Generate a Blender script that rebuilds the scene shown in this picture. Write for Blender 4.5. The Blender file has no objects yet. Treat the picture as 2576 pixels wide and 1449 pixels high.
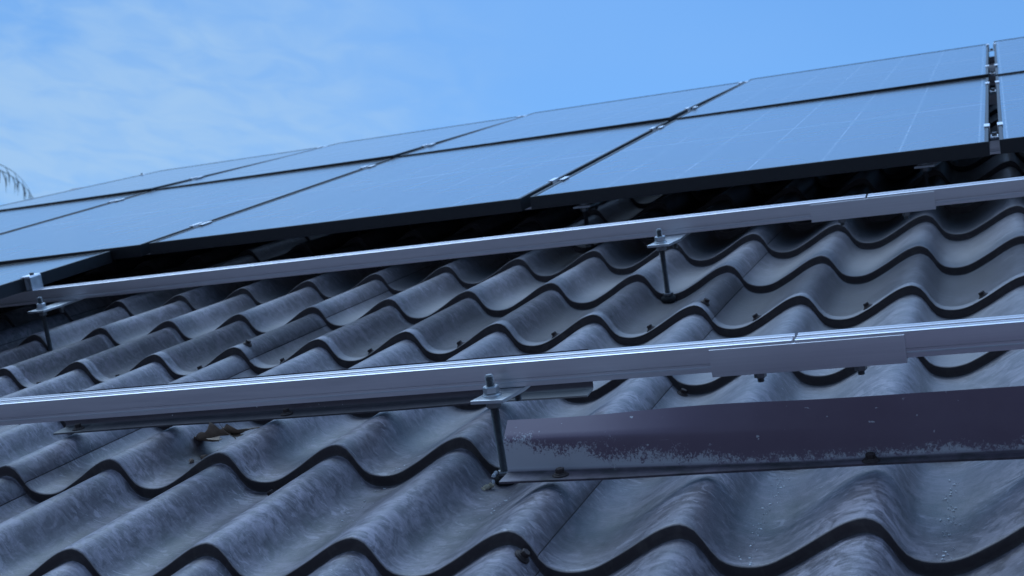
import bpy, bmesh, math, random
from mathutils import Matrix, Vector, noise
R = math.radians
sc = bpy.context.scene
col = sc.collection
random.seed(7)

# ------------------------------------------------------------------ roof frame
# roof coordinates: u along the eaves (right), v up the slope, w out of the roof
PITCH = R(27.36)
MR = Matrix.Translation((0, 0, 3.2)) @ Matrix.Rotation(PITCH, 4, 'X')

# ------------------------------------------------------------------ camera
cam = bpy.data.cameras.new('camera')
co = bpy.data.objects.new('camera', cam)
col.objects.link(co)
Cp = Vector((0.5179, -1.3213, 0.5041))
rx = Vector((0.93927342, 0.3047797, -0.15771736))
ry = Vector((-0.09358976, -0.21466459, -0.97219343))
rz = Vector((-0.33016116, 0.92791619, -0.17310448))
mc = Matrix(((rx.x, -ry.x, -rz.x, Cp.x), (rx.y, -ry.y, -rz.y, Cp.y), (rx.z, -ry.z, -rz.z, Cp.z), (0, 0, 0, 1)))
co.matrix_basis = MR @ mc
cam.sensor_width = 36
cam.lens = 36 * 3557.0 / 2576
cam.clip_start = 0.02
cam.clip_end = 2000
cam.dof.use_dof = True
cam.dof.focus_distance = 1.9
cam.dof.aperture_fstop = 14
sc.camera = co

# ------------------------------------------------------------------ view, sky, sun
sc.view_settings.view_transform = 'Standard'
sc.view_settings.look = 'None'
sc.view_settings.exposure = 0
sc.view_settings.gamma = 1
SUN_EL, SUN_ROT = R(64), R(-72)
w = bpy.data.worlds.new('World')
sc.world = w
w.use_nodes = True
nt = w.node_tree
N, L = nt.nodes, nt.links
N.clear()


def nd(t, **k):
    n = N.new(t)
    for a, b in k.items():
        setattr(n, a, b)
    return n


def mth(op, a, b=None, clamp=False):
    n = nd('ShaderNodeMath', operation=op, use_clamp=clamp)
    for i, x in enumerate((a, b)):
        if x is None:
            continue
        if isinstance(x, (int, float)):
            n.inputs[i].default_value = x
        else:
            L.new(x, n.inputs[i])
    return n.outputs[0]


def mixc(f, a, b, mode='MIX'):
    n = nd('ShaderNodeMix', data_type='RGBA', blend_type=mode)
    for i, x in zip((0, 6, 7), (f, a, b)):
        if isinstance(x, (int, float)):
            n.inputs[i].default_value = x
        elif isinstance(x, tuple):
            n.inputs[i].default_value = (*x, 1)
        else:
            L.new(x, n.inputs[i])
    return n.outputs[2]


sky = nd('ShaderNodeTexSky', sky_type='NISHITA', sun_disc=False, sun_elevation=SUN_EL, sun_rotation=SUN_ROT,
         altitude=100, air_density=1.0, dust_density=1.0, ozone_density=2.0)
tc = nd('ShaderNodeTexCoord')
sep = nd('ShaderNodeSeparateXYZ')
L.new(tc.outputs['Generated'], sep.inputs[0])
dx, dy, dz = sep.outputs
up = mth('MAXIMUM', dz, 0.06)
cx, cy = mth('DIVIDE', dx, up), mth('DIVIDE', dy, up)
cmb = nd('ShaderNodeCombineXYZ')
L.new(cx, cmb.inputs[0])
L.new(cy, cmb.inputs[1])


def cloudnoise(scale, detail, rough, off, stretch=(1, 1, 1), dist=0.0):
    m = nd('ShaderNodeMapping')
    m.inputs['Location'].default_value = off
    m.inputs['Scale'].default_value = stretch
    m.inputs['Rotation'].default_value = (0, 0, R(-25))
    L.new(cmb.outputs[0], m.inputs[0])
    n = nd('ShaderNodeTexNoise')
    n.inputs['Scale'].default_value = scale
    n.inputs['Detail'].default_value = detail
    n.inputs['Roughness'].default_value = rough
    n.inputs['Distortion'].default_value = dist
    L.new(m.outputs[0], n.inputs['Vector'])
    return n.outputs['Fac']


def ramp(x, a, b):
    n = nd('ShaderNodeMapRange', interpolation_type='SMOOTHSTEP')
    L.new(x, n.inputs[0])
    n.inputs[1].default_value = a
    n.inputs[2].default_value = b
    return n.outputs[0]


# the clear dusk sky, then thin rippled cloud thickening towards the left
base = mixc(1.0, sky.outputs[0], (SKY_TINT := (0.74, 1.22, 1.56)), 'MULTIPLY')
c1 = ramp(cloudnoise(1.1, 3, 0.5, (3.1, 1.7, 0)), 0.25, 0.75)
c2 = ramp(cloudnoise(12.0, 3, 0.5, (0, 0.4, 0), (1.0, 0.8, 1), 0.6), 0.24, 0.78)
left = ramp(mth('SUBTRACT', mth('MULTIPLY', dx, -1.0), mth('MULTIPLY', dz, 0.35)), -0.02, 0.52)
dens = mth('MULTIPLY', left, mth('ADD', mth('MULTIPLY', c1, 0.66), mth('MULTIPLY', c2, 0.34)), True)
dens = mth('ADD', mth('MULTIPLY', ramp(dens, 0.12, 0.84), 0.68), mth('MULTIPLY', c1, 0.10), True)
low = ramp(mth('SUBTRACT', dz, mth('MULTIPLY', mth('MAXIMUM', mth('MULTIPLY', dy, -1.0), 0.0), 0.36)), -0.10, 0.24)
base = mixc(mth('MULTIPLY', left, 0.22), base, (0.0, 0.0, 0.0))
skyc = mixc(low, mixc(1.0, base, (0.16, 0.13, 0.13), 'MULTIPLY'), mixc(dens, base, (0.0, 0.0, 0.0)))
bg = nd('ShaderNodeBackground')
bg2 = nd('ShaderNodeBackground')
addn = nd('ShaderNodeAddShader')
out = nd('ShaderNodeOutputWorld')
L.new(skyc, bg.inputs[0])
# dusk: the sky behind the viewer is much dimmer than the sky ahead
rear = mth('ADD', mth('MULTIPLY', ramp(dy, -0.65, 0.40), 0.58), 0.42)
L.new(mth('MULTIPLY', rear, 0.128), bg.inputs[1])
# the cloud deck is brightest overhead and behind the viewer
high = ramp(dz, 0.56, 0.92)
cl = mixc(mth('MULTIPLY', dens, low), (0, 0, 0), (0.40, 0.61, 0.87))
L.new(mixc(high, cl, (0.72, 1.08, 1.64)), bg2.inputs[0])
L.new(rear, bg2.inputs[1])
L.new(bg.outputs[0], addn.inputs[0])
L.new(bg2.outputs[0], addn.inputs[1])
L.new(addn.outputs[0], out.inputs[0])

sun = bpy.data.lights.new('sun', 'SUN')
sun.energy = 0.85
sun.angle = R(40)
sun.color = (0.60, 0.78, 1.0)
so = bpy.data.objects.new('sun', sun)
col.objects.link(so)
so.location = (0, -8, 12)
so.rotation_euler = (R(90) - SUN_EL, 0, R(180) - SUN_ROT)


# ------------------------------------------------------------------ helpers
class MB:
    """collects shapes and links them as one mesh object"""

    def __init__(s):
        s.v, s.f, s.m, s.sm = [], [], [], []

    def add(s, vs, fs, mi=0, smooth=False, M=None):
        o = len(s.v)
        for p in vs:
            p = Vector(p)
            s.v.append(tuple(M @ p if M else p))
        for f in fs:
            s.f.append(tuple(i + o for i in f))
            s.m.append(mi)
            s.sm.append(smooth)
        return s

    def box(s, x0, x1, y0, y1, z0, z1, mi=0, M=None):
        vs = [(x, y, z) for z in (z0, z1) for y in (y0, y1) for x in (x0, x1)]
        fs = [(0, 2, 3, 1), (4, 5, 7, 6), (0, 1, 5, 4), (1, 3, 7, 5), (3, 2, 6, 7), (2, 0, 4, 6)]
        return s.add(vs, fs, mi, False, M)

    def lathe(s, prof, n=20, mi=0, smooth=True, M=None, ph=0.0, caps=True):
        """prof: (radius, z) from bottom to top, about z"""
        vs, fs = [], []
        for r, z in prof:
            for i in range(n):
                a = ph + 2 * math.pi * i / n
                vs.append((r * math.cos(a), r * math.sin(a), z))
        for k in range(len(prof) - 1):
            for i in range(n):
                j = (i + 1) % n
                fs.append((k * n + i, k * n + j, (k + 1) * n + j, (k + 1) * n + i))
        s.add(vs, fs, mi, smooth, M)
        if caps:
            o = len(vs)
            k = (len(prof) - 1) * n
            s.add([vs[i] for i in range(n)], [tuple(reversed(range(n)))], mi, False, M)
            s.add([vs[k + i] for i in range(n)], [tuple(range(n))], mi, False, M)
        return s

    def extrude_x(s, poly, x0, x1, mi=0, M=None, nseg=1, smooth=False):
        """closed (y, z) polygon extruded along x"""
        n = len(poly)
        vs, fs = [], []
        for k in range(nseg + 1):
            x = x0 + (x1 - x0) * k / nseg
            vs += [(x, y, z) for y, z in poly]
        for k in range(nseg):
            for i in range(n):
                j = (i + 1) % n
                fs.append((k * n + i, (k + 1) * n + i, (k + 1) * n + j, k * n + j))
        s.add(vs, fs, mi, smooth, M)
        s.add(vs[:n], [tuple(range(n))], mi, False, M)
        s.add(vs[-n:], [tuple(reversed(range(n)))], mi, False, M)
        return s

    def build(s, name, mats, parent=None, M=None, bevel=0.0, fixn=True):
        me = bpy.data.meshes.new(name)
        me.from_pydata(s.v, [], s.f)
        if not isinstance(mats, (list, tuple)):
            mats = [mats]
        for m in mats:
            me.materials.append(m)
        me.polygons.foreach_set('material_index', s.m)
        me.polygons.foreach_set('use_smooth', s.sm)
        if fixn:
            bm = bmesh.new()
            bm.from_mesh(me)
            bmesh.ops.recalc_face_normals(bm, faces=bm.faces)
            bm.to_mesh(me)
            bm.free()
        me.update()
        o = bpy.data.objects.new(name, me)
        col.objects.link(o)
        if parent:
            o.parent = parent
        if M:
            o.matrix_basis = M
        if bevel:
            b = o.modifiers.new('bevel', 'BEVEL')
            b.width = bevel
            b.segments = 2
            b.limit_method = 'ANGLE'
            b.angle_limit = R(40)
        return o


def tag(o, label=None, cat=None, group=None, kind=None):
    if label:
        o['label'] = label
    if cat:
        o['category'] = cat
    if group:
        o['group'] = group
    if kind:
        o['kind'] = kind
    return o


def T(u, v, w_=0.0, rz_=0.0):
    return MR @ Matrix.Translation((u, v, w_)) @ Matrix.Rotation(rz_, 4, 'Z')


def thing(name, M, label, cat, group=None):
    o = bpy.data.objects.new(name, None)
    o.empty_display_size = 0.05
    col.objects.link(o)
    o.matrix_basis = M
    return tag(o, label, cat, group)


def dup(root, M, label=None):
    c = root.copy()
    col.objects.link(c)
    c.matrix_basis = M
    if label:
        c['label'] = label
    for ch in list(root.children):
        d = ch.copy()
        col.objects.link(d)
        d.parent = c
        for g in list(ch.children):
            e = g.copy()
            col.objects.link(e)
            e.parent = d
    return c


# ------------------------------------------------------------------ materials
class Mat:
    def __init__(s, name):
        s.m = bpy.data.materials.new(name)
        s.m.use_nodes = True
        s.t = s.m.node_tree
        s.b = s.t.nodes['Principled BSDF']
        s.tc = s.t.nodes.new('ShaderNodeTexCoord')

    def n(s, t, **k):
        x = s.t.nodes.new(t)
        for a, b in k.items():
            setattr(x, a, b)
        return x

    def l(s, a, b):
        s.t.links.new(a, b)

    def noise(s, scale, detail=4, rough=0.55, stretch=(1, 1, 1), dist=0.0, off=(0, 0, 0), rot=0.0, vec=None):
        m = s.n('ShaderNodeMapping')
        m.inputs['Scale'].default_value = stretch
        m.inputs['Location'].default_value = off
        m.inputs['Rotation'].default_value = (0, 0, rot)
        s.l(vec or s.tc.outputs['Object'], m.inputs[0])
        x = s.n('ShaderNodeTexNoise')
        x.inputs['Scale'].default_value = scale
        x.inputs['Detail'].default_value = detail
        x.inputs['Roughness'].default_value = rough
        x.inputs['Distortion'].default_value = dist
        s.l(m.outputs[0], x.inputs['Vector'])
        return x.outputs['Fac']

    def rng(s, x, a, b, c=0.0, d=1.0):
        m = s.n('ShaderNodeMapRange')
        m.inputs[1].default_value, m.inputs[2].default_value = a, b
        m.inputs[3].default_value, m.inputs[4].default_value = c, d
        s.l(x, m.inputs[0])
        return m.outputs[0]

    def mix(s, f, a, b, mode='MIX'):
        m = s.n('ShaderNodeMix', data_type='RGBA', blend_type=mode)
        for i, x in zip((0, 6, 7), (f, a, b)):
            if isinstance(x, (int, float)):
                m.inputs[i].default_value = x
            elif isinstance(x, tuple):
                m.inputs[i].default_value = (*x, 1)
            else:
                s.l(x, m.inputs[i])
        return m.outputs[2]

    def mth(s, op, a, b=0.0, clamp=False):
        m = s.n('ShaderNodeMath', operation=op, use_clamp=clamp)
        for i, x in enumerate((a, b)):
            if isinstance(x, (int, float)):
                m.inputs[i].default_value = x
            else:
                s.l(x, m.inputs[i])
        return m.outputs[0]

    def set(s, **k):
        for a, x in k.items():
            i = s.b.inputs[a.replace('_', ' ')]
            if isinstance(x, (int, float)):
                i.default_value = x
            elif isinstance(x, tuple):
                i.default_value = (*x, 1)
            else:
                s.l(x, i)
        return s

    def bump(s, h, strength, dist=0.001):
        b = s.n('ShaderNodeBump')
        b.inputs['Strength'].default_value = strength
        b.inputs['Distance'].default_value = dist
        s.l(h, b.inputs['Height'])
        s.l(b.outputs[0], s.b.inputs['Normal'])
        return s


def tile_mat():
    """dark brown-grey paint, chalked pale in smears over the rolls, dust settled in the hollows"""
    a = Mat('weathered_tile')
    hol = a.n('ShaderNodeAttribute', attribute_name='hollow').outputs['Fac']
    big = a.rng(a.noise(4.3, 5, 0.6, dist=0.8), 0.33, 0.67)
    flake = a.rng(a.noise(34, 7, 0.62, (1, 1, 1), 1.3), 0.46, 0.56)
    smear = a.rng(a.noise(19, 8, 0.70, (0.5, 1.35, 0.5), 2.8, rot=R(18)), 0.46, 0.60)
    smear2 = a.rng(a.noise(44, 6, 0.7, (0.36, 1.6, 0.36), 3.4, (4, 2, 1), R(-24)), 0.53, 0.66)
    speck = a.rng(a.noise(520, 2, 0.5), 0.3, 0.75)
    grain = a.rng(a.noise(170, 3, 0.6), 0.3, 0.7)
    f = a.mth('ADD', a.mth('MULTIPLY', flake, 0.50), a.mth('MULTIPLY', smear, 0.46))
    f = a.mth('ADD', f, a.mth('MULTIPLY', smear2, 0.34))
    fine = a.rng(a.noise(120, 5, 0.75, (0.4, 1.5, 0.4), 2.5, (1, 6, 2), R(10)), 0.50, 0.68)
    f = a.mth('ADD', f, a.mth('MULTIPLY', fine, 0.22))
    f = a.mth('MULTIPLY', f, a.rng(big, 0, 1, 0.25, 1.1), True)
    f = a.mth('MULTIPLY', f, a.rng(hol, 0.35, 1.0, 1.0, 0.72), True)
    c = a.mix(f, (0.070, 0.055, 0.067), (0.40, 0.345, 0.395))
    marks = a.mth('MAXIMUM', a.rng(a.noise(23, 4, 0.55, (0.65, 1.5, 0.65), 2.6, (5, 9, 2), R(35)), 0.595, 0.63), a.rng(a.noise(42, 4, 0.6, (0.5, 1.5, 0.5), 3.0, (1, 2, 8), R(-30)), 0.62, 0.65))
    c = a.mix(a.mth('MULTIPLY', marks, a.rng(a.noise(9, 3, 0.5, (1, 1, 1), 0.5, (6, 6, 6)), 0.42, 0.60, 0.0, 0.55)), c, (0.47, 0.42, 0.47))
    se = a.n('ShaderNodeSeparateXYZ')
    a.l(a.tc.outputs['Object'], se.inputs[0])
    up = a.rng(a.mth('ADD', se.outputs[1], a.mth('MULTIPLY', se.outputs[0], 0.35)), 0.25, 1.1, 0.12, 1.0)
    dust = a.mth('MULTIPLY', a.mth('MULTIPLY', up, a.rng(hol, 0.25, 0.95)), a.rng(a.noise(7, 5, 0.65, (1, 0.5, 1), 0.6, (7, 3, 0)), 0.34, 0.66, 0.25, 0.95), True)
    c = a.mix(dust, c, (0.255, 0.222, 0.206))
    c = a.mix(a.rng(speck, 0, 1, 0.0, 0.22), c, (0.045, 0.042, 0.045))
    c = a.mix(a.rng(grain, 0, 1, 0.0, 0.12), c, (0.30, 0.29, 0.29))
    # algae patches in the hollows, doubling as painted shade below the snow guards
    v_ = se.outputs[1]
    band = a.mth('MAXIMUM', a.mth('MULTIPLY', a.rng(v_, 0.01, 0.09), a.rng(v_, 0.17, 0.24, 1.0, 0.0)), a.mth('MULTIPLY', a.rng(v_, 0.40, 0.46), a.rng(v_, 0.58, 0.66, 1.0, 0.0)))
    alg_shade = a.mth('MULTIPLY', a.mth('MULTIPLY', band, a.rng(hol, 0.35, 0.85)), a.rng(a.noise(24, 7, 0.72, (1, 0.7, 1), 1.2, (3, 8, 2)), 0.38, 0.62, 0.10, 0.75), True)
    c = a.mix(alg_shade, c, (0.030, 0.036, 0.031))
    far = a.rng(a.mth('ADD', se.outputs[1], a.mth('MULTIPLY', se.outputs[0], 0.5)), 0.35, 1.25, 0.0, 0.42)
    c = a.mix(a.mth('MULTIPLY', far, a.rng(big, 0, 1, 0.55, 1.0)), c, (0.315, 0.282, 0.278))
    oi = a.n('ShaderNodeObjectInfo').outputs['Random']
    c = a.mix(a.rng(oi, 0, 1, 0.0, 0.16), c, (0.045, 0.042, 0.048))
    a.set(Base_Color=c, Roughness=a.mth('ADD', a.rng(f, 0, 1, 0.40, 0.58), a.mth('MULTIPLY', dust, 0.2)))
    a.b.inputs['Specular IOR Level'].default_value = 0.55
    a.bump(a.mth('ADD', a.mth('MULTIPLY', flake, 0.6), speck), 0.3, 0.0006)
    return a.m


def lip_mat():
    a = Mat('brown_lip_paint')
    f = a.rng(a.noise(45, 5, 0.65, (1, 1, 1), 0.8), 0.5, 0.75)
    c = a.mix(a.mth('MULTIPLY', f, 0.45), (0.040, 0.029, 0.030), (0.110, 0.095, 0.086))
    a.set(Base_Color=c, Roughness=0.55)
    return a.m


def alu_mat(name, base, rough, streak=0.25, metal=0.95):
    a = Mat(name)
    s = a.noise(1.0, 5, 0.65, (3, 260, 260), 0.2)
    d = a.rng(a.noise(6, 4, 0.6, (0.6, 12, 12)), 0.35, 0.7)
    c = a.mix(a.rng(s, 0.3, 0.7, 0, streak), base, tuple(x * 0.72 for x in base))
    scr = a.rng(a.noise(1.0, 3, 0.6, (9, 150, 150), 0.4, (3, 1, 0)), 0.70, 0.76)
    c = a.mix(a.mth('MULTIPLY', scr, 0.35), c, (0.12, 0.12, 0.13))
    a.set(Base_Color=c, Metallic=metal, Roughness=a.rng(d, 0, 1, rough - 0.05, rough + 0.1))
    a.bump(s, 0.12, 0.0004)
    return a.m


def plain(name, c, rough, metal=0.0, var=0.3, scale=60, spec=0.5):
    a = Mat(name)
    f = a.rng(a.noise(scale, 5, 0.6), 0.3, 0.7)
    cc = a.mix(a.mth('MULTIPLY', f, var), c, tuple(min(1, x * 1.9 + 0.01) for x in c))
    a.set(Base_Color=cc, Roughness=a.rng(f, 0, 1, rough, min(1, rough + 0.12)), Metallic=metal)
    a.b.inputs['Specular IOR Level'].default_value = spec
    return a.m


def guard_mat(worn=True):
    a = Mat('scuffed_maroon_paint' if worn else 'brown_paint')
    se = a.n('ShaderNodeSeparateXYZ')
    a.l(a.tc.outputs['Object'], se.inputs[0])
    x, y, z = se.outputs
    # wear: bare primer low on the face, widest at the left end
    n1 = a.rng(a.noise(36, 4, 0.6, (1, 1, 1), 0.5), 0.3, 0.7)
    n2 = a.rng(a.noise(330, 4, 0.8, (1.0, 1, 0.8), 0.8), 0.3, 0.7)
    nn = a.mth('ADD', a.mth('MULTIPLY', n1, 0.42), a.mth('MULTIPLY', n2, 0.58))
    nl = a.rng(a.noise(7, 3, 0.5), 0.3, 0.7)
    reach = a.mth('MAXIMUM', a.rng(x, 0.04, 0.24, 0.037, 0.008), a.rng(x, 0.16, 0.36, 0.012, -0.007))
    reach = a.mth('ADD', reach, a.mth('MULTIPLY', a.mth('SUBTRACT', nl, 0.3), 0.012))
    hgt = a.mth('SUBTRACT', a.mth('ADD', reach, a.mth('MULTIPLY', a.mth('SUBTRACT', nn, 0.5), a.rng(x, 0.12, 0.36, 0.052, 0.034))), z)
    wear = a.rng(hgt, 0.0, 0.006)
    wear = a.mth('MULTIPLY', wear, a.rng(z, 0.001, 0.006), True)
    flecks = a.rng(a.noise(75, 4, 0.65, dist=0.5, off=(2, 5, 1)), 0.70, 0.73)
    flecks = a.mth('MULTIPLY', flecks, a.rng(z, 0.038, 0.055), True)
    few = a.rng(a.noise(130, 2, 0.5, off=(9, 5, 1)), 0.745, 0.765)
    scr = a.rng(a.noise(40, 3, 0.6, (0.5, 3, 3), 2.0, (1, 1, 1), R(30)), 0.72, 0.75)
    if not worn:
        wear = a.mth('MULTIPLY', wear, 0.0)
    f = a.mth('MAXIMUM', wear, a.mth('MAXIMUM', flecks, a.mth('MAXIMUM', few, a.mth('MULTIPLY', scr, 0.4))))
    c = a.mix(a.rng(a.noise(18, 4, 0.6), 0.3, 0.7, 0, 0.5), (0.180, 0.124, 0.165), (0.225, 0.165, 0.208)) if worn else a.mix(a.rng(a.noise(18, 4, 0.6), 0.3, 0.7, 0, 0.6), (0.085, 0.062, 0.072), (0.11, 0.088, 0.098))
    c = a.mix(f, c, (0.58, 0.58, 0.60))
    dirt = a.mth('MULTIPLY', a.rng(z, 0.0018, 0.0032, 1.0, 0.0), a.rng(a.noise(26, 4, 0.6), 0.3, 0.6, 0.35, 0.95))
    if not worn:      # the ends of the foot are paler
        dirt = a.mth('MULTIPLY', dirt, a.rng(x, 0.70, 0.745, 1.0, 0.0))
        pale = a.mth('MULTIPLY', a.mth('MAXIMUM', a.rng(x, 0.72, 0.75), a.rng(x, 0.05, 0.10, 1.0, 0.0)), a.rng(z, 0.0018, 0.004, 0.85, 0.0))
        c = a.mix(pale, c, (0.30, 0.28, 0.26))
    c = a.mix(dirt, c, (0.050, 0.044, 0.047))
    a.set(Base_Color=c, Roughness=a.mth('ADD', a.rng(f, 0, 1, 0.48, 0.7), a.mth('MULTIPLY', dirt, 0.25)))
    a.bump(f, -0.3, 0.0004)
    return a.m


def glass_mat():
    """dark cells behind textured, slightly dusty glass; pale gaps between the cells"""
    a = Mat('solar_glass')
    se = a.n('ShaderNodeSeparateXYZ')
    a.l(a.tc.outputs['Object'], se.inputs[0])
    x, y, z = se.outputs

    def grid(co, off, pitch, half):
        m = a.mth('ABSOLUTE', a.mth('SUBTRACT', a.mth('MODULO', a.mth('ADD', co, pitch * 40 - off + pitch / 2), pitch), pitch / 2))
        return a.rng(m, half * 0.6, half * 1.2, 1.0, 0.0)
    vx = grid(x, 0.0165, 0.1667, 0.0019)
    brk = a.rng(a.noise(30, 3, 0.6, (0.2, 1, 1)), 0.38, 0.6, 0.25, 1.0)
    vx = a.mth('MULTIPLY', vx, brk)
    mid = a.rng(a.mth('ABSOLUTE', a.mth('SUBTRACT', y, 0.842)), 0.0035, 0.0065, 0.75, 0.0)
    row = a.mth('MULTIPLY', grid(y, 0.014, 0.0752, 0.0011), 0.10)
    f = a.mth('MAXIMUM', vx, a.mth('MAXIMUM', mid, row))
    dust = a.rng(a.noise(3, 5, 0.6, dist=0.5), 0.3, 0.7, 0.3, 1.0)
    smear = a.rng(a.noise(14, 4, 0.6, (0.25, 1.6, 1), 0.6, (2, 1, 0)), 0.62, 0.75)
    c = a.mix(f, (0.012, 0.016, 0.034), (0.55, 0.58, 0.62))
    c = a.mix(a.mth('MULTIPLY', dust, 0.06), c, (0.40, 0.40, 0.42))
    a.set(Base_Color=c, Roughness=a.rng(dust, 0, 1, 0.22, 0.30), IOR=1.7)
    a.b.inputs['Coat Weight'].default_value = 1.0
    a.b.inputs['Coat IOR'].default_value = 1.6
    a.b.inputs['Coat Roughness'].default_value = 0.16
    a.b.inputs['Specular IOR Level'].default_value = 0.5
    a.bump(a.noise(900, 2, 0.5), 0.10, 0.0003)
    return a.m


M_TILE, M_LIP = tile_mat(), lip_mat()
M_EDGE = plain('worn_lip_edge', (0.15, 0.125, 0.12), 0.6, 0, 0.8, 60)
M_RAIL = alu_mat('brushed_aluminium', (0.72, 0.69, 0.71), 0.34)
M_SPLICE = alu_mat('mill_aluminium', (0.72, 0.70, 0.72), 0.42, 0.35)
M_CLAMP = alu_mat('bright_aluminium', (0.82, 0.82, 0.84), 0.38, 0.1, 0.75)
M_FRAME = plain('black_anodised_frame', (0.010, 0.010, 0.012), 0.42, 0.0, 0.4, 90, 0.5)
M_BACK = plain('black_backsheet', (0.012, 0.012, 0.014), 0.6)
M_GLASS = glass_mat()
M_ZINC = alu_mat('zinc_plated_steel', (0.58, 0.60, 0.62), 0.34, 0.2, 0.9)
M_STEEL = plain('dull_steel', (0.16, 0.16, 0.165), 0.34, 0.85, 0.4, 120)
M_RUST = plain('rusty_screw', (0.032, 0.020, 0.018), 0.6, 0.2, 0.8, 200)
M_RUBBER = plain('black_rubber', (0.02, 0.02, 0.02), 0.7)
M_GUARD, M_GUARD2 = guard_mat(), guard_mat(False)
M_LEAF = plain('dry_leaf', (0.25, 0.185, 0.135), 0.7, 0, 0.7, 70, 0.3)
M_CRUMB = plain('leaf_crumbs', (0.22, 0.16, 0.12), 0.8, 0, 0.8, 120, 0.3)
M_PUTTY = plain('sealant', (0.42, 0.36, 0.26), 0.8, 0, 0.6, 150, 0.3)
M_WHITE = plain('white_sealant', (0.72, 0.74, 0.76), 0.7, 0, 0.2)
M_FROND = plain('frond_green', (0.018, 0.024, 0.022), 0.7, 0, 0.5, 10, 0.3)
M_TRUNK = plain('trunk_bark', (0.10, 0.08, 0.065), 0.9, 0, 0.6, 12, 0.2)
M_GROUND = plain('paved_yard', (0.32, 0.275, 0.28), 0.95, 0, 0.5, 3, 0.2)

# ------------------------------------------------------------------ ground
g = MB()
g.add([(-600, -600, 0), (600, -600, 0), (600, 600, 0), (-600, 600, 0)], [(0, 1, 2, 3)])
tag(g.build('ground', M_GROUND), kind='structure')

# ------------------------------------------------------------------ tiled roof
P, S, D = 0.183, 0.35, 0.0160
PTS = [(0, 0), (0.06, -0.0040), (0.10, -0.0110), (0.135, -0.0222), (0.165, -0.0315), (0.20, -0.0393), (0.25, -0.0447), (0.32, -0.0475),
       (0.40, -0.0474), (0.48, -0.0440), (0.57, -0.0365), (0.68, -0.0258), (0.80, -0.0130), (0.90, -0.0040)]


def wave(u):
    t = (u / P) % 1.0
    n = len(PTS)
    for i in range(n):
        x1 = PTS[i][0]
        x2 = PTS[(i + 1) % n][0] + (1 if i == n - 1 else 0)
        if x1 <= t < x2:
            x0 = PTS[i - 1][0] - (1 if i == 0 else 0)
            x3 = PTS[(i + 2) % n][0] + (1 if i + 2 >= n else 0)
            y0, y1, y2, y3 = PTS[i - 1][1], PTS[i][1], PTS[(i + 1) % n][1], PTS[(i + 2) % n][1]
            m1, m2 = (y2 - y0) / (x2 - x0), (y3 - y1) / (x3 - x1)
            h = x2 - x1
            s = (t - x1) / h
            return ((2 * s ** 3 - 3 * s ** 2 + 1) * y1 + (s ** 3 - 2 * s ** 2 + s) * h * m1
                    + (-2 * s ** 3 + 3 * s ** 2) * y2 + (s ** 3 - s ** 2) * h * m2)
    return 0.0


def surf(u, v):
    """height of the tile surface"""
    return wave(u) - D * ((v / S) % 1.0)


roof = thing('tiled_roof', MR, 'weathered slate grey metal tile roof with stepped waves carrying all the solar mountings', 'roof')
LIP = [(-0.0040, -D - 0.0000, 0), (-0.0014, -D + 0.0006, 1), (-0.0006, -D + 0.0022, 1), (-0.0002, -D + 0.0060, 1),
       (0.0, -0.0030, 1), (0.0005, -0.0014, 1), (0.0018, -0.0004, 0), (0.0048, -0.0001, 0)]


def sheet(u0, u1, v0, v1, low_end, right_cut):
    """one pressed sheet; its right edge laps over the next sheet, its lower edge over the sheet below"""
    nu = max(4, int(round((u1 - u0) / (P / 26))))
    us = [u0 + (u1 - u0) * i / nu for i in range(nu + 1)]
    rows = []                      # (v, drop, lip?)
    i0, i1 = int(round(v0 / S)), int(round(v1 / S))
    for i in range(i0, i1 + 1):
        vi = i * S
        if i == i0:
            if low_end:
                rows += [(vi - 0.0012, -D + 0.0012, 1), (vi - 0.0008, -D + 0.0040, 1), (vi, -0.0030, 1),
                         (vi + 0.0005, -0.0014, 1), (vi + 0.0018, -0.0004, 0), (vi + 0.0048, -0.0002, 0)]
            else:
                rows += [(vi, 0.0, 0)]
        elif i < i1:
            rows += [(vi + a, b, c) for a, b, c in LIP]
        if i < i1:
            for t in (0.08, 0.18, 0.32, 0.46, 0.60, 0.74, 0.86, 0.94):
                rows.append((vi + t * S, -D * t, 0))
    if not low_end:
        pass
    rows.append((i1 * S - 0.006 if i1 * S < 5 else i1 * S, -D * 0.98, 0))
    b = MB()
    n = nu + 1
    vs = []
    for v, dr, lp in rows:
        for u in us:
            z = wave(u) + dr
            # the underlap on the left dips below the neighbour
            e = u - u0
            if e < 0.075:
                z -= 0.0042 * (1 - max(0.0, (e - 0.04) / 0.035))
            z += 0.0011 * noise.noise(Vector((u * 5, v * 3.1, 1.3))) + 0.0004 * noise.noise(Vector((u * 21, v * 13, 4.0)))
            jit = 0.0012 * noise.noise(Vector((u * 14, round(v / S) * 3.7, 9.1))) if lp else 0
            vs.append((u, v + jit, z))
    fs, mi = [], []
    for k in range(len(rows) - 1):
        lip = 1 if (rows[k][2] and rows[k + 1][2]) else (2 if rows[k][2] else 0)
        for i in range(nu):
            fs.append((k * n + i, k * n + i + 1, (k + 1) * n + i + 1, (k + 1) * n + i))
            mi.append(lip)
    b.v, b.f, b.m, b.sm = vs, fs, mi, [True] * len(fs)
    # turned-down right edge
    o = len(b.v)
    for k in range(len(rows)):
        x, y, z = vs[k * n + nu]
        b.v.append((x + 0.0002, y, z - 0.0034))
    for k in range(len(rows) - 1):
        b.f.append((k * n + nu, o + k, o + k + 1, (k + 1) * n + nu))
        b.m.append(1)
        b.sm.append(False)
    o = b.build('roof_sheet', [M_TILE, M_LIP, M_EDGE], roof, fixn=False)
    at = o.data.attributes.new('hollow', 'FLOAT', 'POINT')
    at.data.foreach_set('value', [min(1.0, -wave(p[0]) / 0.0475) for p in b.v])
    return o


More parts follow.
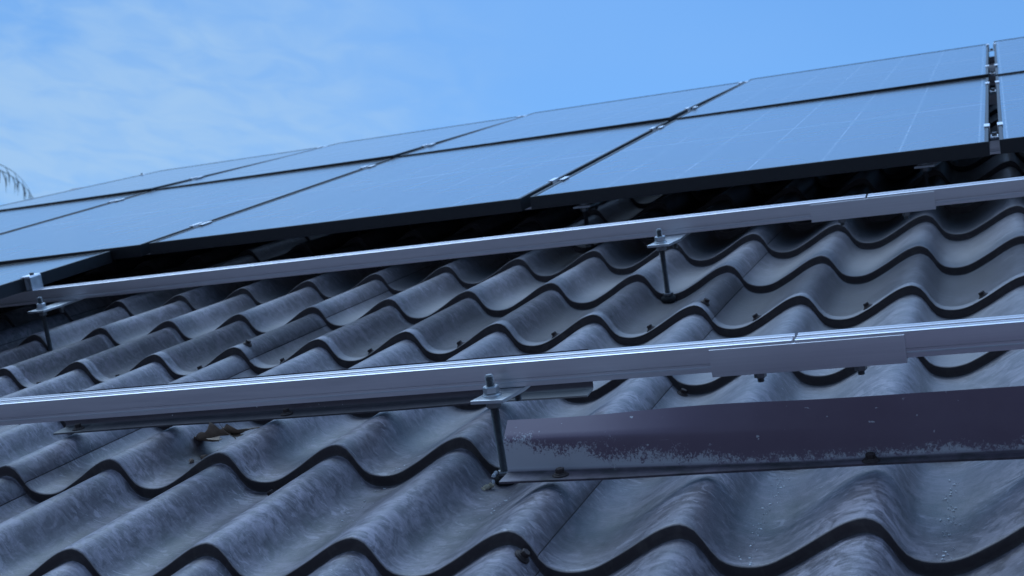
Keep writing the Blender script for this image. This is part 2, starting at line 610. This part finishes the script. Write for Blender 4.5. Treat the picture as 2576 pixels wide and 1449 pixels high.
SEAM = 0.028
for j in range(-4, 3):
    ur = SEAM + 5 * P * j
    ul = ur - 5 * P - 0.062
    if j > -3:
        sheet(ul, ur, -2 * S, 3 * S + S, True, True)
        lo = roof.children[-1]
    sheet(ul, ur, 3 * S, 16 * S, True, True)
# ridge cap at the top of the slope
rb = MB()
prof = []
for k in range(13):
    a = math.pi * k / 12
    prof.append((16 * S + 0.06 - 0.10 * math.cos(a), -0.03 + 0.075 * math.sin(a)))
rb.extrude_x(prof, SEAM - 25 * P, SEAM + 10 * P, 0, None, 30, True)
rb.build('ridge_cap', M_TILE, roof)


def hexscrew(r=0.0052):
    b = MB()
    b.lathe([(r * 1.75, 0), (r * 1.75, 0.0012), (r * 1.3, 0.0022)], 18)
    b.lathe([(r * 1.3, 0.0022), (r * 1.25, 0.0034), (r, 0.0036)], 18)
    b.lathe([(r * 0.98, 0.0034), (r * 0.98, 0.0078), (r * 0.85, 0.0088)], 6, 0, False)
    return b


scr = [(-1.3986, 1.068), (-1.2033, 1.068), (-1.0099, 1.070), (-0.8276, 1.076), (-0.6336, 1.070), (-0.4488, 1.066),
       (-0.2639, 1.068), (-0.0854, 1.068), (0.1033, 1.069), (0.2915, 1.070), (0.4776, 1.071),
       (0.012, 1.090), (-0.906, 1.088), (0.016, -0.014), (0.0422, 0.692), (-0.4474, 0.3000)]
s0 = None
for (u, v) in scr:
    e = 0.004
    nx = -(surf(u + e, v) - surf(u - e, v)) / (2 * e)
    zax = Vector((nx, 0.02, 1)).normalized()
    q = Vector((0, 0, 1)).rotation_difference(zax)
    Ms = Matrix.Translation((u, v, surf(u, v) - 0.0004)) @ q.to_matrix().to_4x4() @ Matrix.Rotation(random.random() * 1.0, 4, 'Z')
    if s0 is None:
        s0 = hexscrew().build('roof_screw', M_RUST, roof, Ms)
    else:
        c = s0.copy()
        col.objects.link(c)
        c.parent = roof
        c.matrix_basis = Ms

# ------------------------------------------------------------------ solar panels
PW = 1.036
PT = 0.031


def make_panel(name_label, Lp):
    t = thing('solar_panel', Matrix(), name_label, 'solar panel', 'solar panels on the roof')
    f = MB()
    lip = 0.0085
    prof = [(0, -PT), (0, -0.0008), (0.0008, 0), (lip - 0.0010, 0), (lip, -0.0012), (lip, -0.003), (0.0020, -0.003), (0.0020, -PT + 0.002),
            (0.022, -PT + 0.002), (0.022, -PT)]
    # four mitred sides
    def ring(d, z):
        return [(d, d, z), (PW - d, d, z), (PW - d, Lp - d, z), (d, Lp - d, z)]
    vs, fs = [], []
    for d, z in prof:
        vs += ring(d, z)
    n = len(prof)
    for i in range(n):
        j = (i + 1) % n
        for k in range(4):
            m = (k + 1) % 4
            fs.append((i * 4 + k, i * 4 + m, j * 4 + m, j * 4 + k))
    f.add(vs, fs)
    f.build('frame', M_FRAME, t)
    gl = MB()
    gl.add([(lip - .002, lip - .002, -0.0016), (PW - lip + .002, lip - .002, -0.0016), (PW - lip + .002, Lp - lip + .002, -0.0016), (lip - .002, Lp - lip + .002, -0.0016)], [(0, 1, 2, 3)])
    gl.build('glass', M_GLASS, t)
    bk = MB()
    bk.box(0.0025, PW - 0.0025, 0.0025, Lp - 0.0025, -0.0075, -0.0045)
    bk.build('backsheet', M_BACK, t)
    for k in (0.25, 0.5, 0.75):
        jb = MB()
        jb.box(PW * k - 0.03, PW * k + 0.03, Lp * 0.5 - 0.05, Lp * 0.5 + 0.05, -0.022, -0.0078)
        jb.build('junction_box', M_BACK, t, bevel=0.003)
    return t


def frame_at(bl, br, tl):
    """panel placement from its bottom left, bottom right and top left corner"""
    bl, br, tl = Vector(bl), Vector(br), Vector(tl)
    y = (tl - bl).normalized()
    x = (br - bl)
    x = (x - y * x.dot(y)).normalized()
    z = x.cross(y)
    return MR @ Matrix(((x.x, y.x, z.x, bl.x), (x.y, y.y, z.y, bl.y), (x.z, y.z, z.z, bl.z), (0, 0, 0, 1)))


U = {-1: -2.668, 0: -1.610, 1: -0.552, 2: 0.506, 3: 1.564}


def ur(j, v):
    return U[j] + 0.008 * (v - 1.85)


def wtop(u):
    return 0.150 + 0.0119 * (u - 0.53)


LP = 1.685
labs = {(3, 0): 'solar panel at the far right edge, lower row beyond the wide clamp gap',
        (3, 1): 'solar panel at the far right edge, upper row beyond the wide clamp gap',
        (2, 0): 'large lower row solar panel with pale grid lines above the upper rail splice',
        (2, 1): 'upper row solar panel directly left of the wide clamp gap',
        (1, 0): 'lower row solar panel in mid picture, its underside black above the bare rail',
        (1, 1): 'upper row solar panel second from the wide clamp gap',
        (0, 0): 'lower row solar panel whose bottom edge meets the lone third row panel',
        (0, 1): 'upper row solar panel third from the wide clamp gap, a narrow sliver',
        (-1, 0): 'lower row solar panel cut off by the left picture edge',
        (-1, 1): 'farthest upper row solar panel at the left end of the array'}
proto = None
cols = [3, 2, 1, 0, -1]
for j in cols:
    for r in (0, 1):
        if r == 0:
            v0, w0l, w0r, w1l = 1.85, 0.127, 0.127, 0.133
        else:
            v0 = 3.555
            w0l = w0r = 0.1395
            w1l = wtop(U[j] - 0.5)
        v1 = v0 + LP
        u0r = ur(j, v0)
        sl = 0.0119 * (0.5 if r else 0.0)
        bl = (u0r - PW, v0, w0l - sl * PW / 2)
        br = (u0r, v0, w0r + sl * PW / 2)
        tl = (ur(j, v1) - PW, v1, w1l - sl * PW / 2)
        M = frame_at(bl, br, tl)
        if proto is None:
            proto = make_panel(labs[(j, r)], LP)
            proto.matrix_basis = M
        else:
            dup(proto, M, labs[(j, r)])
# the first panel of the third row, lower left
dup(proto, frame_at((-1.695 - PW, 0.145, 0.133), (-1.695, 0.145, 0.1410), (-1.695 - PW, 1.83, 0.1135)),
    'lone third row solar panel at the left edge, silver end clamp on its side')

# ------------------------------------------------------------------ rails
RW, RH = 0.035, 0.033
RAILP = [(0.0004, -0.0005), (0, -0.0014), (0, -0.0215), (0.0013, -0.0222), (0.0013, -0.0256), (0.0003, -0.0264), (0, -0.0270), (0, -RH), (RW, -RH),
         (RW, -0.0285), (RW, -0.0275), (RW - 0.003, -0.0262), (RW - 0.003, -0.0242), (RW, -0.0225), (RW, 0),
         (RW - 0.0022, 0.0), (RW - 0.0042, -0.0016), (RW - 0.0112, -0.0018), (RW - 0.0116, 0), (RW - 0.0142, 0),
         (RW - 0.0152, -0.011), (0.0142, -0.011), (0.0138, -0.0010), (0.0128, 0), (0.0116, 0),
         (0.0098, -0.0016), (0.0056, -0.0018), (0.0050, 0), (0.0016, 0)]


def rail(u0, u1, v, wt, label, slope=0.0):
    b = MB()
    b.extrude_x(RAILP, 0, u1 - u0, 0, None, 1)
    o = b.build('mounting_rail', M_RAIL, None, T(u0, v, wt), bevel=0.00025)
    tag(o, label, 'rail', 'aluminium mounting rails')
    return o


VL, WL = 0.367, 0.0905
VU, WU = 1.468, 0.0935
SL, SU = 0.2650, 0.2740
rail(-2.9, SL - 0.002, VL, WL, 'long aluminium rail nearest the viewer, left of its splice, crossing the bare tiles')
rail(SL + 0.002, 1.75, VL, WL, 'aluminium rail nearest the viewer, the piece running right from its splice')
rail(-2.9, SU - 0.002, VU, WU, 'aluminium rail just below the panels, the long piece reaching the end clamp')
rail(SU + 0.002, 1.75, VU, WU, 'aluminium rail just below the panels, the short piece right of its splice')
for v, wt, lb in ((2.115, 0.0965, 'lowest rail hidden under the lower row of panels'),
                  (3.27, 0.1005, 'second rail hidden under the upper half of the lower row panels'),
                  (3.86, 0.1105, 'rail hidden under the lower half of the upper row panels'),):
    rail(-3.72, 1.6, v, wt, lb)
rail(-3.72, 1.6, 5.06, 0.0990, 'topmost rail hidden under the upper edge of the panels')


def splice(u0, u1, useam, v, wt, label):
    t = thing('rail_splice', T((u0 + u1) / 2, v, wt), label, 'rail splice', 'rail splices')
    h = (u1 - u0) / 2
    b = MB()
    f = -0.0040
    b.extrude_x([(f, -0.0035), (f, -0.0385), (RW + 0.004, -0.0385), (RW + 0.004, -0.0355), (-0.0013, -0.0355), (-0.0013, -0.0275), (0.0, -0.0262), (0.0, -0.0035)], -h, h)
    b.build('bracket', M_SPLICE, t, bevel=0.0006)
    for x in (-h * 0.52, h * 0.52):
        n = MB()
        M = Matrix.Translation((x, 0.014, 0))
        n.lathe([(0.0068, -0.0476), (0.0078, -0.0470), (0.0078, -0.0400), (0.0070, -0.0387)], 6, 0, False, M, 0.3)
        n.lathe([(0.0098, -0.0400), (0.0098, -0.0386)], 18, 0, True, M)
        n.lathe([(0.0040, -0.0530), (0.0044, -0.0524)] + [(0.0040 + 0.0005 * (k % 2), -0.0520 + 0.0006 * k) for k in range(9)], 14, 0, False, M)
        n.build('bolt', M_STEEL, t)
    return t


splice(0.1610, 0.3960, SL, VL, WL, 'flat aluminium splice bracket joining the rail nearest the viewer, two bolts beneath')
splice(0.1660, 0.4010, SU, VU, WU, 'flat aluminium splice bracket joining the rail just below the panels')

# ------------------------------------------------------------------ hanger bolts


def make_hanger(label):
    """origin: rod axis at roof-crest height; the rail lies 28 mm further up the slope"""
    t = thing('hanger_bolt', Matrix(), label, 'hanger bolt', 'hanger bolts carrying the rails')
    pt = WL - RH - 0.0006
    rod = MB()
    prof = []
    z = -0.075
    while z < pt + 0.026:
        prof += [(0.0050, z), (0.0060, z + 0.0009)]
        z += 0.0018
    prof += [(0.0050, z), (0.0042, z + 0.0012)]
    rod.lathe(prof, 18, 0, False)
    rod.build('threaded_rod', M_STEEL, t)
    pl = MB()
    # plate running under the rail, the front corner cut on a slant
    top = [(-0.023, -0.022), (0.023, -0.026), (0.036, 0.026), (0.040, 0.105), (-0.006, 0.105), (-0.010, 0.026)]
    n = len(top)
    pl.add([(x, y, pt - 0.005) for x, y in top] + [(x, y, pt) for x, y in top],
           [tuple(reversed(range(n))), tuple(range(n, 2 * n))] + [(i, (i + 1) % n, (i + 1) % n + n, i + n) for i in range(n)])
    pl.build('plate', M_ZINC, t, bevel=0.0006)
    nt_ = MB()
    nt_.lathe([(0.0128, pt), (0.0128, pt + 0.0016), (0.0120, pt + 0.0022)], 24)
    nt_.lathe([(0.0112, pt + 0.0022), (0.0112, pt + 0.0034)], 20)
    nt_.lathe([(0.0098, pt + 0.0034), (0.0108, pt + 0.0042), (0.0108, pt + 0.0115), (0.0095, pt + 0.0130)], 6, 0, False, None, 0.35)
    nt_.build('nut', M_ZINC, t)
    lk = MB()
    lk.lathe([(0.0085, pt - 0.0165), (0.0102, pt - 0.0155), (0.0102, pt - 0.0075), (0.0122, pt - 0.0066), (0.0122, pt - 0.0052)], 6, 0, False, None, 0.1)
    lk.build('lock_nut', M_STEEL, t)
    tb = MB()
    M = Matrix.Translation((0.0180, 0.046, 0))
    tb.lathe([(0.0046, pt - 0.022)] + [(0.0042 + 0.0008 * (k % 2), pt - 0.0215 + 0.0011 * k) for k in range(16)], 14, 0, False, M)
    tb.lathe([(0.0082, pt - 0.0125), (0.0086, pt - 0.0118), (0.0086, pt - 0.0058)], 6, 0, False, M)
    tb.build('rail_bolt', M_STEEL, t)
    ru = MB()
    ru.lathe([(0.0135, -0.0640), (0.0150, -0.0600), (0.0145, -0.0545), (0.0085, -0.0505)], 20)
    ru.build('rubber_seal', M_RUBBER, t)
    cap = MB()
    cap.lathe([(0.0108, -0.0508), (0.0112, -0.0500), (0.0108, -0.0465), (0.0090, -0.0450)], 6, 0, False)
    cap.build('seal_nut', M_STEEL, t)
    return t


HU = -0.1230
h0 = make_hanger('zinc hanger bolt in the foreground beside the left end of the scuffed maroon snow guard')
h0.matrix_basis = T(HU, 0.338, 0)
dup(h0, T(HU, 1.391, 0.003), 'hanger bolt standing in a tile trough under the upper bare rail, right of centre')
dup(h0, T(HU - 8 * P - 0.016, 1.391, 0.003), 'shaded hanger bolt under the upper bare rail near the silver end clamp')
for k, lb in ((-0.4690, 'hanger bolt in the black shade under the lower row of panels, left'), (0.36, 'hanger bolt in the black shade under the panels, right')):
    dup(h0, T(k, 2.115 - 0.029, 0.0060), lb)

# ------------------------------------------------------------------ panel clamps


def make_midclamp(label):
    t = thing('mid_clamp', Matrix(), label, 'panel clamp', 'mid clamps between the panels')
    b = MB()
    g2, hl, th = 0.0105, 0.028, 0.0022
    poly = [(-g2 - 0.0105, 0.0008), (-g2 - 0.0105, 0.0008 + th), (-g2 + th, 0.0008 + th), (-g2 + th, -0.024), (g2 - th, -0.024), (g2 - th, 0.0008 + th),
            (g2 + 0.0105, 0.0008 + th), (g2 + 0.0105, 0.0008), (g2, 0.0008), (g2, -0.0262), (-g2, -0.0262), (-g2, 0.0008)]
    b.extrude_x(poly, -hl, hl, 0, Matrix.Rotation(R(90), 4, 'Z') @ Matrix.Diagonal((1, -1, 1, 1)))
    b.build('channel', M_CLAMP, t, bevel=0.0004)
    s = MB()
    s.lathe([(0.0060, -0.0238), (0.0060, -0.0170), (0.0050, -0.0160)], 14)
    s.build('bolt', M_STEEL, t)
    return t


gapc = 0.0110
wrow = {2.135: 0.1280, 3.29: 0.1322, 3.88: 0.1425, 5.08: None}
names = {2: 'in the wide gap at the right', 1: 'in the gap between the middle and right panels', 0: 'in the gap left of the middle panels', -1: 'in the leftmost gap'}
rn = {2.135: 'lowest', 3.29: 'second up', 3.88: 'third up', 5.08: 'topmost'}
mc0 = None
for j in (2, 1, 0, -1):
    for v in (2.135, 3.29, 3.88, 5.08):
        u = ur(j, v) + gapc
        ww = wrow[v] if wrow[v] else 0.1415 + (wtop(u) - 0.1415) * 0.9
        if v == 3.88:
            ww = 0.1415 + (wtop(u) - 0.1415) * 0.2
        lb = 'silver mid clamp %s, %s of four' % (names[j], rn[v])
        if mc0 is None:
            mc0 = make_midclamp(lb)
            mc0.matrix_basis = T(u, v, ww)
        else:
            dup(mc0, T(u, v, ww), lb)


def make_endclamp(label):
    """origin on the panel's side edge at its top; the clamp body stands on the +x side"""
    t = thing('end_clamp', Matrix(), label, 'panel clamp', 'end clamps at the panel sides')
    b = MB()
    hl, th = 0.021, 0.0024
    poly = [(-0.009, 0.0006), (-0.009, 0.0006 + th), (0.0165, 0.0006 + th), (0.0185, -0.001), (0.0185, -0.0335), (0.0165, -0.0335), (0.0165, -0.003), (0.0035, -0.002),
            (0.0035, -0.031), (0.0012, -0.031), (0.0012, 0.0006)]
    b.extrude_x(poly, -hl, hl, 0, Matrix.Rotation(R(90), 4, 'Z') @ Matrix.Diagonal((1, -1, 1, 1)))
    b.build('body', M_CLAMP, t, bevel=0.0005)
    s = MB()
    s.lathe([(0.0055, 0.0026), (0.0055, 0.0080), (0.0045, 0.0088)], 14, 0, True, Matrix.Translation((0.0095, 0, 0)))
    s.lathe([(0.0030, -0.034), (0.0030, -0.004)], 12, 0, True, Matrix.Translation((0.0105, 0, 0)))
    s.build('bolt', M_STEEL, t)
    return t


e0 = make_endclamp('bright silver end clamp on the lone third row panel, above the upper bare rail')
e0.matrix_basis = T(-1.695, VU + 0.020, 0.1252)
for v in (3.88, 5.08):
    u = ur(-1, v) - PW
    dup(e0, T(u, v, (0.1415 + (wtop(u) - 0.1415) * (0.9 if v > 4 else 0.2)), math.pi),
        'dark end clamp on the far left side of the array, near the top corner' if v > 4 else 'end clamp on the far left side of the array, near its middle')

# ------------------------------------------------------------------ snow guards


def guard(u0, u1, v, wf, bent, label, screws):
    t = thing('snow_guard', T(u0, v, wf), label, 'snow guard', 'maroon snow guard strips')
    b = MB()
    nx = 90
    Lg = u1 - u0
    secs = []
    for i in range(nx + 1):
        x = Lg * i / nx
        uu = x
        ba = max(0.0, min(1.0, (0.42 - uu) / 0.36))
        ba = ba * ba * (3 - 2 * ba)
        ang = R(56) * ba if bent else R(4)
        kk = ba if bent else 0.0
        fd = 0.035 - (0.019 * max(0.0, min(1.0, uu / 0.34)) if bent else 0.0)   # the foot narrows to the right
        rows = [(0.0, -0.0012), (0.0, 0.0012), (0.003, 0.0016), (fd * 0.5, 0.0014), (fd - 0.002, 0.0012), (fd, 0.0030), (fd + 0.0008, 0.0070),
                (fd + 0.0010, 0.018), (fd + 0.0011, 0.030), (fd + 0.0012, 0.037), (fd + 0.0013 + 0.0005 * kk, 0.0395), (fd + 0.0014 + 0.0015 * kk, 0.0415)]
        sag = 0.0016 * noise.noise(Vector((x * 6, v * 9, 2)))
        pts = [(x, y, z + (sag if z < 0.01 else 0)) for y, z in rows]
        top = 0.029 if bent else 0.0165
        for k in (0.25, 0.5, 0.75, 1.0):
            dd = top * k
            pts.append((x, rows[-1][0] + dd * math.sin(ang), 0.0415 + dd * math.cos(ang)))
        # back of the strip, 1 mm behind
        back = [(px, py + 0.0011, pz - 0.0004) for px, py, pz in reversed(pts[5:])]
        back += [(x, fd - 0.002, -0.0006), (x, fd * 0.5, -0.0008)]
        secs.append(pts + back)
    n = len(secs[0])
    vs = [p for s in secs for p in s]
    fs = []
    for i in range(nx):
        for k in range(n):
            m = (k + 1) % n
            fs.append((i * n + k, (i + 1) * n + k, (i + 1) * n + m, i * n + m))
    b.add(vs, fs, 0, True)
    b.add(secs[0], [tuple(range(n))])
    b.add(secs[-1], [tuple(reversed(range(n)))])
    o = b.build('strip', M_GUARD if bent else M_GUARD2, t)
    md = o.modifiers.new('edges', 'EDGE_SPLIT')
    md.split_angle = R(38)
    s0 = None
    for su in screws:
        M = Matrix.Translation((su - u0, 0.014 if su < 0.2 or not bent else 0.008, 0.0014)) @ Matrix.Rotation(random.random(), 4, 'Z')
        if s0 is None:
            s0 = hexscrew(0.0056).build('screw', M_RUST, t, M)
        else:
            c = s0.copy()
            col.objects.link(c)
            c.parent = t
            c.matrix_basis = M
    return t


guard(-0.0600, 1.5, 0.1500, 0.0010, True, 'scuffed maroon snow guard strip in the right foreground, its left end bent back', (0.0115, 0.3622, 0.7))
guard(-0.9420, -0.0480, 0.5060, 0.0005, False, 'brown snow guard strip mostly hidden behind the nearest rail', (-0.9031, -0.5268, -0.1643))

# ------------------------------------------------------------------ small things lying on the roof


def leaf(u, v, w_, size, rot, tiltx, curl, label):
    b = MB()
    n, mw = 14, 6
    vs = []
    for i in range(n + 1):
        t = i / n
        wd = 0.30 * math.sin(math.pi * t ** 0.8) * (1 + 0.28 * math.sin(t * 21))
        for k in range(-mw, mw + 1):
            s = k / mw
            x = (t - 0.5) * size
            y = s * wd * size
            z = curl * size * ((s * wd * 2.2) ** 2 + 0.5 * (t - 0.5) ** 2) - 0.02 * size * (1 - abs(s)) + 0.02 * size * noise.noise(Vector((t * 5, s * 3, rot)))
            vs.append((x, y, z))
    q = 2 * mw + 1
    fs = [(i * q + k, i * q + k + 1, (i + 1) * q + k + 1, (i + 1) * q + k) for i in range(n) for k in range(q - 1)]
    b.add(vs, fs, 0, True)
    b.lathe([(0.0012, 0), (0.0007, size * 0.22)], 6, 0, True, Matrix.Translation((size * 0.5, 0, curl * size * 0.1)) @ Matrix.Rotation(R(90), 4, 'Y'))
    o = b.build('dry_leaf', M_LEAF, None, MR @ Matrix.Translation((u, v, w_)) @ Matrix.Rotation(rot, 4, 'Z') @ Matrix.Rotation(tiltx, 4, 'X'))
    md = o.modifiers.new('thickness', 'SOLIDIFY')
    md.thickness = 0.0006
    tag(o, label, 'leaf', 'dry leaves under the snow guard')
    return o


leaf(-0.648, 0.528, -0.026, 0.086, 0.35, R(-26), 0.26, 'largest curled dry brown leaf wedged under the snow guard behind the nearest rail')
leaf(-0.690, 0.545, -0.039, 0.062, 2.75, R(14), 0.3, 'pale slim dry leaf lying left of the big curled leaf')
leaf(-0.634, 0.528, -0.026, 0.058, -0.9, R(-30), 0.25, 'small upright dry leaf right of the big curled leaf')
cb = MB()
for k in range(34):
    u = -0.655 + random.gauss(0, 0.014)
    v = 0.505 + random.gauss(0, 0.010)
    r = random.uniform(0.0018, 0.005)
    M = Matrix.Translation((u, v, surf(u, v) + r * 0.6)) @ Matrix.Rotation(random.random() * 6, 4, 'Z') @ Matrix.Rotation(random.random() * 2, 4, 'X') @ Matrix.Diagonal((1.6, 0.9, 0.6, 1))
    cb.lathe([(r * 0.4, -r), (r, -r * 0.3), (r * 0.8, r * 0.4), (r * 0.3, r)], 6, 0, False, M)
tag(cb.build('leaf_crumbs', M_CRUMB, None, MR), 'crumbled brown leaf litter in the trough before the dry leaves', 'leaf litter', kind='stuff')

sb = MB()
for (u, v, w_, r) in ((-0.1385, 0.3040, -0.0560, 0.0042), (-0.1345, 0.3100, -0.0555, 0.0036), (-0.1420, 0.2990, -0.0570, 0.0034), (-0.1455, 0.2950, -0.0575, 0.0024)):
    M = Matrix.Translation((u, v, w_))
    sb.lathe([(r * 0.3, -r), (r * 0.9, -r * 0.5), (r, 0), (r * 0.75, r * 0.6), (r * 0.2, r)], 9, 0, False, M @ Matrix.Rotation(r * 900, 4, 'Z') @ Matrix.Diagonal((1.3, 0.8, 0.9, 1)))
for (u, v, w_, r) in ((-0.1335, 0.3230, -0.0470, 0.0034), (-0.1310, 0.3260, -0.0440, 0.0028), (-0.1330, 0.3170, -0.0535, 0.0024)):
    sb.lathe([(r * 0.3, -r), (r, -r * 0.2), (r * 0.7, r * 0.6), (r * 0.2, r)], 9, 1, False, Matrix.Translation((u, v, w_)))
for i, p in enumerate(sb.v):
    k = noise.noise_vector(Vector(p) * 240) * 0.0014
    sb.v[i] = (p[0] + k.x, p[1] + k.y, p[2] + k.z)
tag(sb.build('sealant_lump', [M_PUTTY, M_WHITE], None, MR), 'crumbly yellowish and white sealant lump by the foot of the foreground hanger bolt', 'sealant')

fb = MB()


def fleck(u, v, r):
    e = 0.003
    nx = -(surf(u + e, v) - surf(u - e, v)) / (2 * e)
    q = Vector((0, 0, 1)).rotation_difference(Vector((nx, 0.04, 1)).normalized()).to_matrix().to_4x4()
    M = Matrix.Translation((u, v, surf(u, v) + 0.0003)) @ q @ Matrix.Rotation(random.random() * 6, 4, 'Z') @ Matrix.Diagonal((1, random.uniform(0.3, 0.8), 1, 1))
    n = random.choice((5, 6, 7))
    rr = [r * random.uniform(0.5, 1.1) for _ in range(n)]
    vs = [(rr[i] * math.cos(6.283 * i / n), rr[i] * math.sin(6.283 * i / n), 0) for i in range(n)]
    vs += [(x * 0.7, y * 0.7, 0.0007) for x, y, _ in vs]
    fb.add(vs, [tuple(range(n, 2 * n))] + [(i, (i + 1) % n, (i + 1) % n + n, i + n) for i in range(n)], 0, False, M)


for (uc, lo, hi, n, su) in ((0.2415, -0.04, 0.30, 62, 0.0045), (0.4375, -0.05, 0.27, 58, 0.0045), (-0.100, 0.18, 0.25, 14, 0.008), (-0.30, 0.18, 0.40, 16, 0.010), (0.06, 0.42, 0.56, 8, 0.01)):
    for k in range(n):
        fleck(random.gauss(uc, su), random.uniform(lo, hi), random.choice((0.0009, 0.0012, 0.0016, 0.0024)))
for k in range(40):
    fleck(random.uniform(-0.6, 0.55), random.uniform(-0.1, 0.5), random.uniform(0.0004, 0.0008))
tag(fb.build('white_flecks', M_WHITE, None, MR), 'scattered tiny white chips along the tile troughs in the right foreground', 'chips', kind='stuff')

# ------------------------------------------------------------------ the tree past the far left end
TB = Vector((-16.44, 16.30, 0))
tree = thing('palm_tree', Matrix.Translation(TB), 'drooping feathery fronds of a tree beyond the far left end of the panels', 'tree')
TH = 11.25
tk = MB()
ring_n = 12
prof = [(0.22 - 0.09 * (k / 14) + 0.012 * (k % 2), TH * k / 14) for k in range(15)]
tk.lathe(prof, ring_n, 0, True)
tk.build('trunk', M_TRUNK, tree)
rnd = random.Random(3)
for k in range(13):
    az = 2 * math.pi * k / 13 + rnd.uniform(-0.1, 0.1)
    Lf = rnd.uniform(2.0, 2.7)
    e0_ = R(rnd.uniform(5, 60))
    fr = MB()
    p = Vector((0, 0, TH))
    el = e0_
    n = 26
    ds = Lf / n
    side = Vector((-math.sin(az), math.cos(az), 0))
    for i in range(n):
        d = Vector((math.cos(az) * math.cos(el), math.sin(az) * math.cos(el), math.sin(el)))
        q = p + d * ds
        r = 0.016 * (1 - i / n) + 0.003
        for s in (-1, 1):
            fr.add([p + side * r * s, q + side * r * s * 0.9, q + Vector((0, 0, -r)), p + Vector((0, 0, -r))], [(0, 1, 2, 3)])
        if i > 4 and i % 2:
            for s in (-1, 1):
                for h in (0.0,):
                    b0 = p + d * ds * h
                    ll = (0.50 - 0.30 * (i / n)) * rnd.uniform(0.7, 1.1)
                    dirv = (side * s * 0.40 + d * 0.55 + Vector((0, 0, -0.75 - rnd.random() * 0.3))).normalized()
                    m = b0 + dirv * ll * 0.5 + d * 0.03
                    e = b0 + dirv * ll + Vector((0, 0, -0.10))
                    wv = d * 0.011
                    fr.add([b0 - wv * 0.5, b0 + wv * 0.5, m + wv, e, m - wv], [(0, 1, 2, 4), (4, 2, 3)])
        p = q
        el -= R(5.5)
    fr.build('frond', M_FROND, tree, fixn=False)
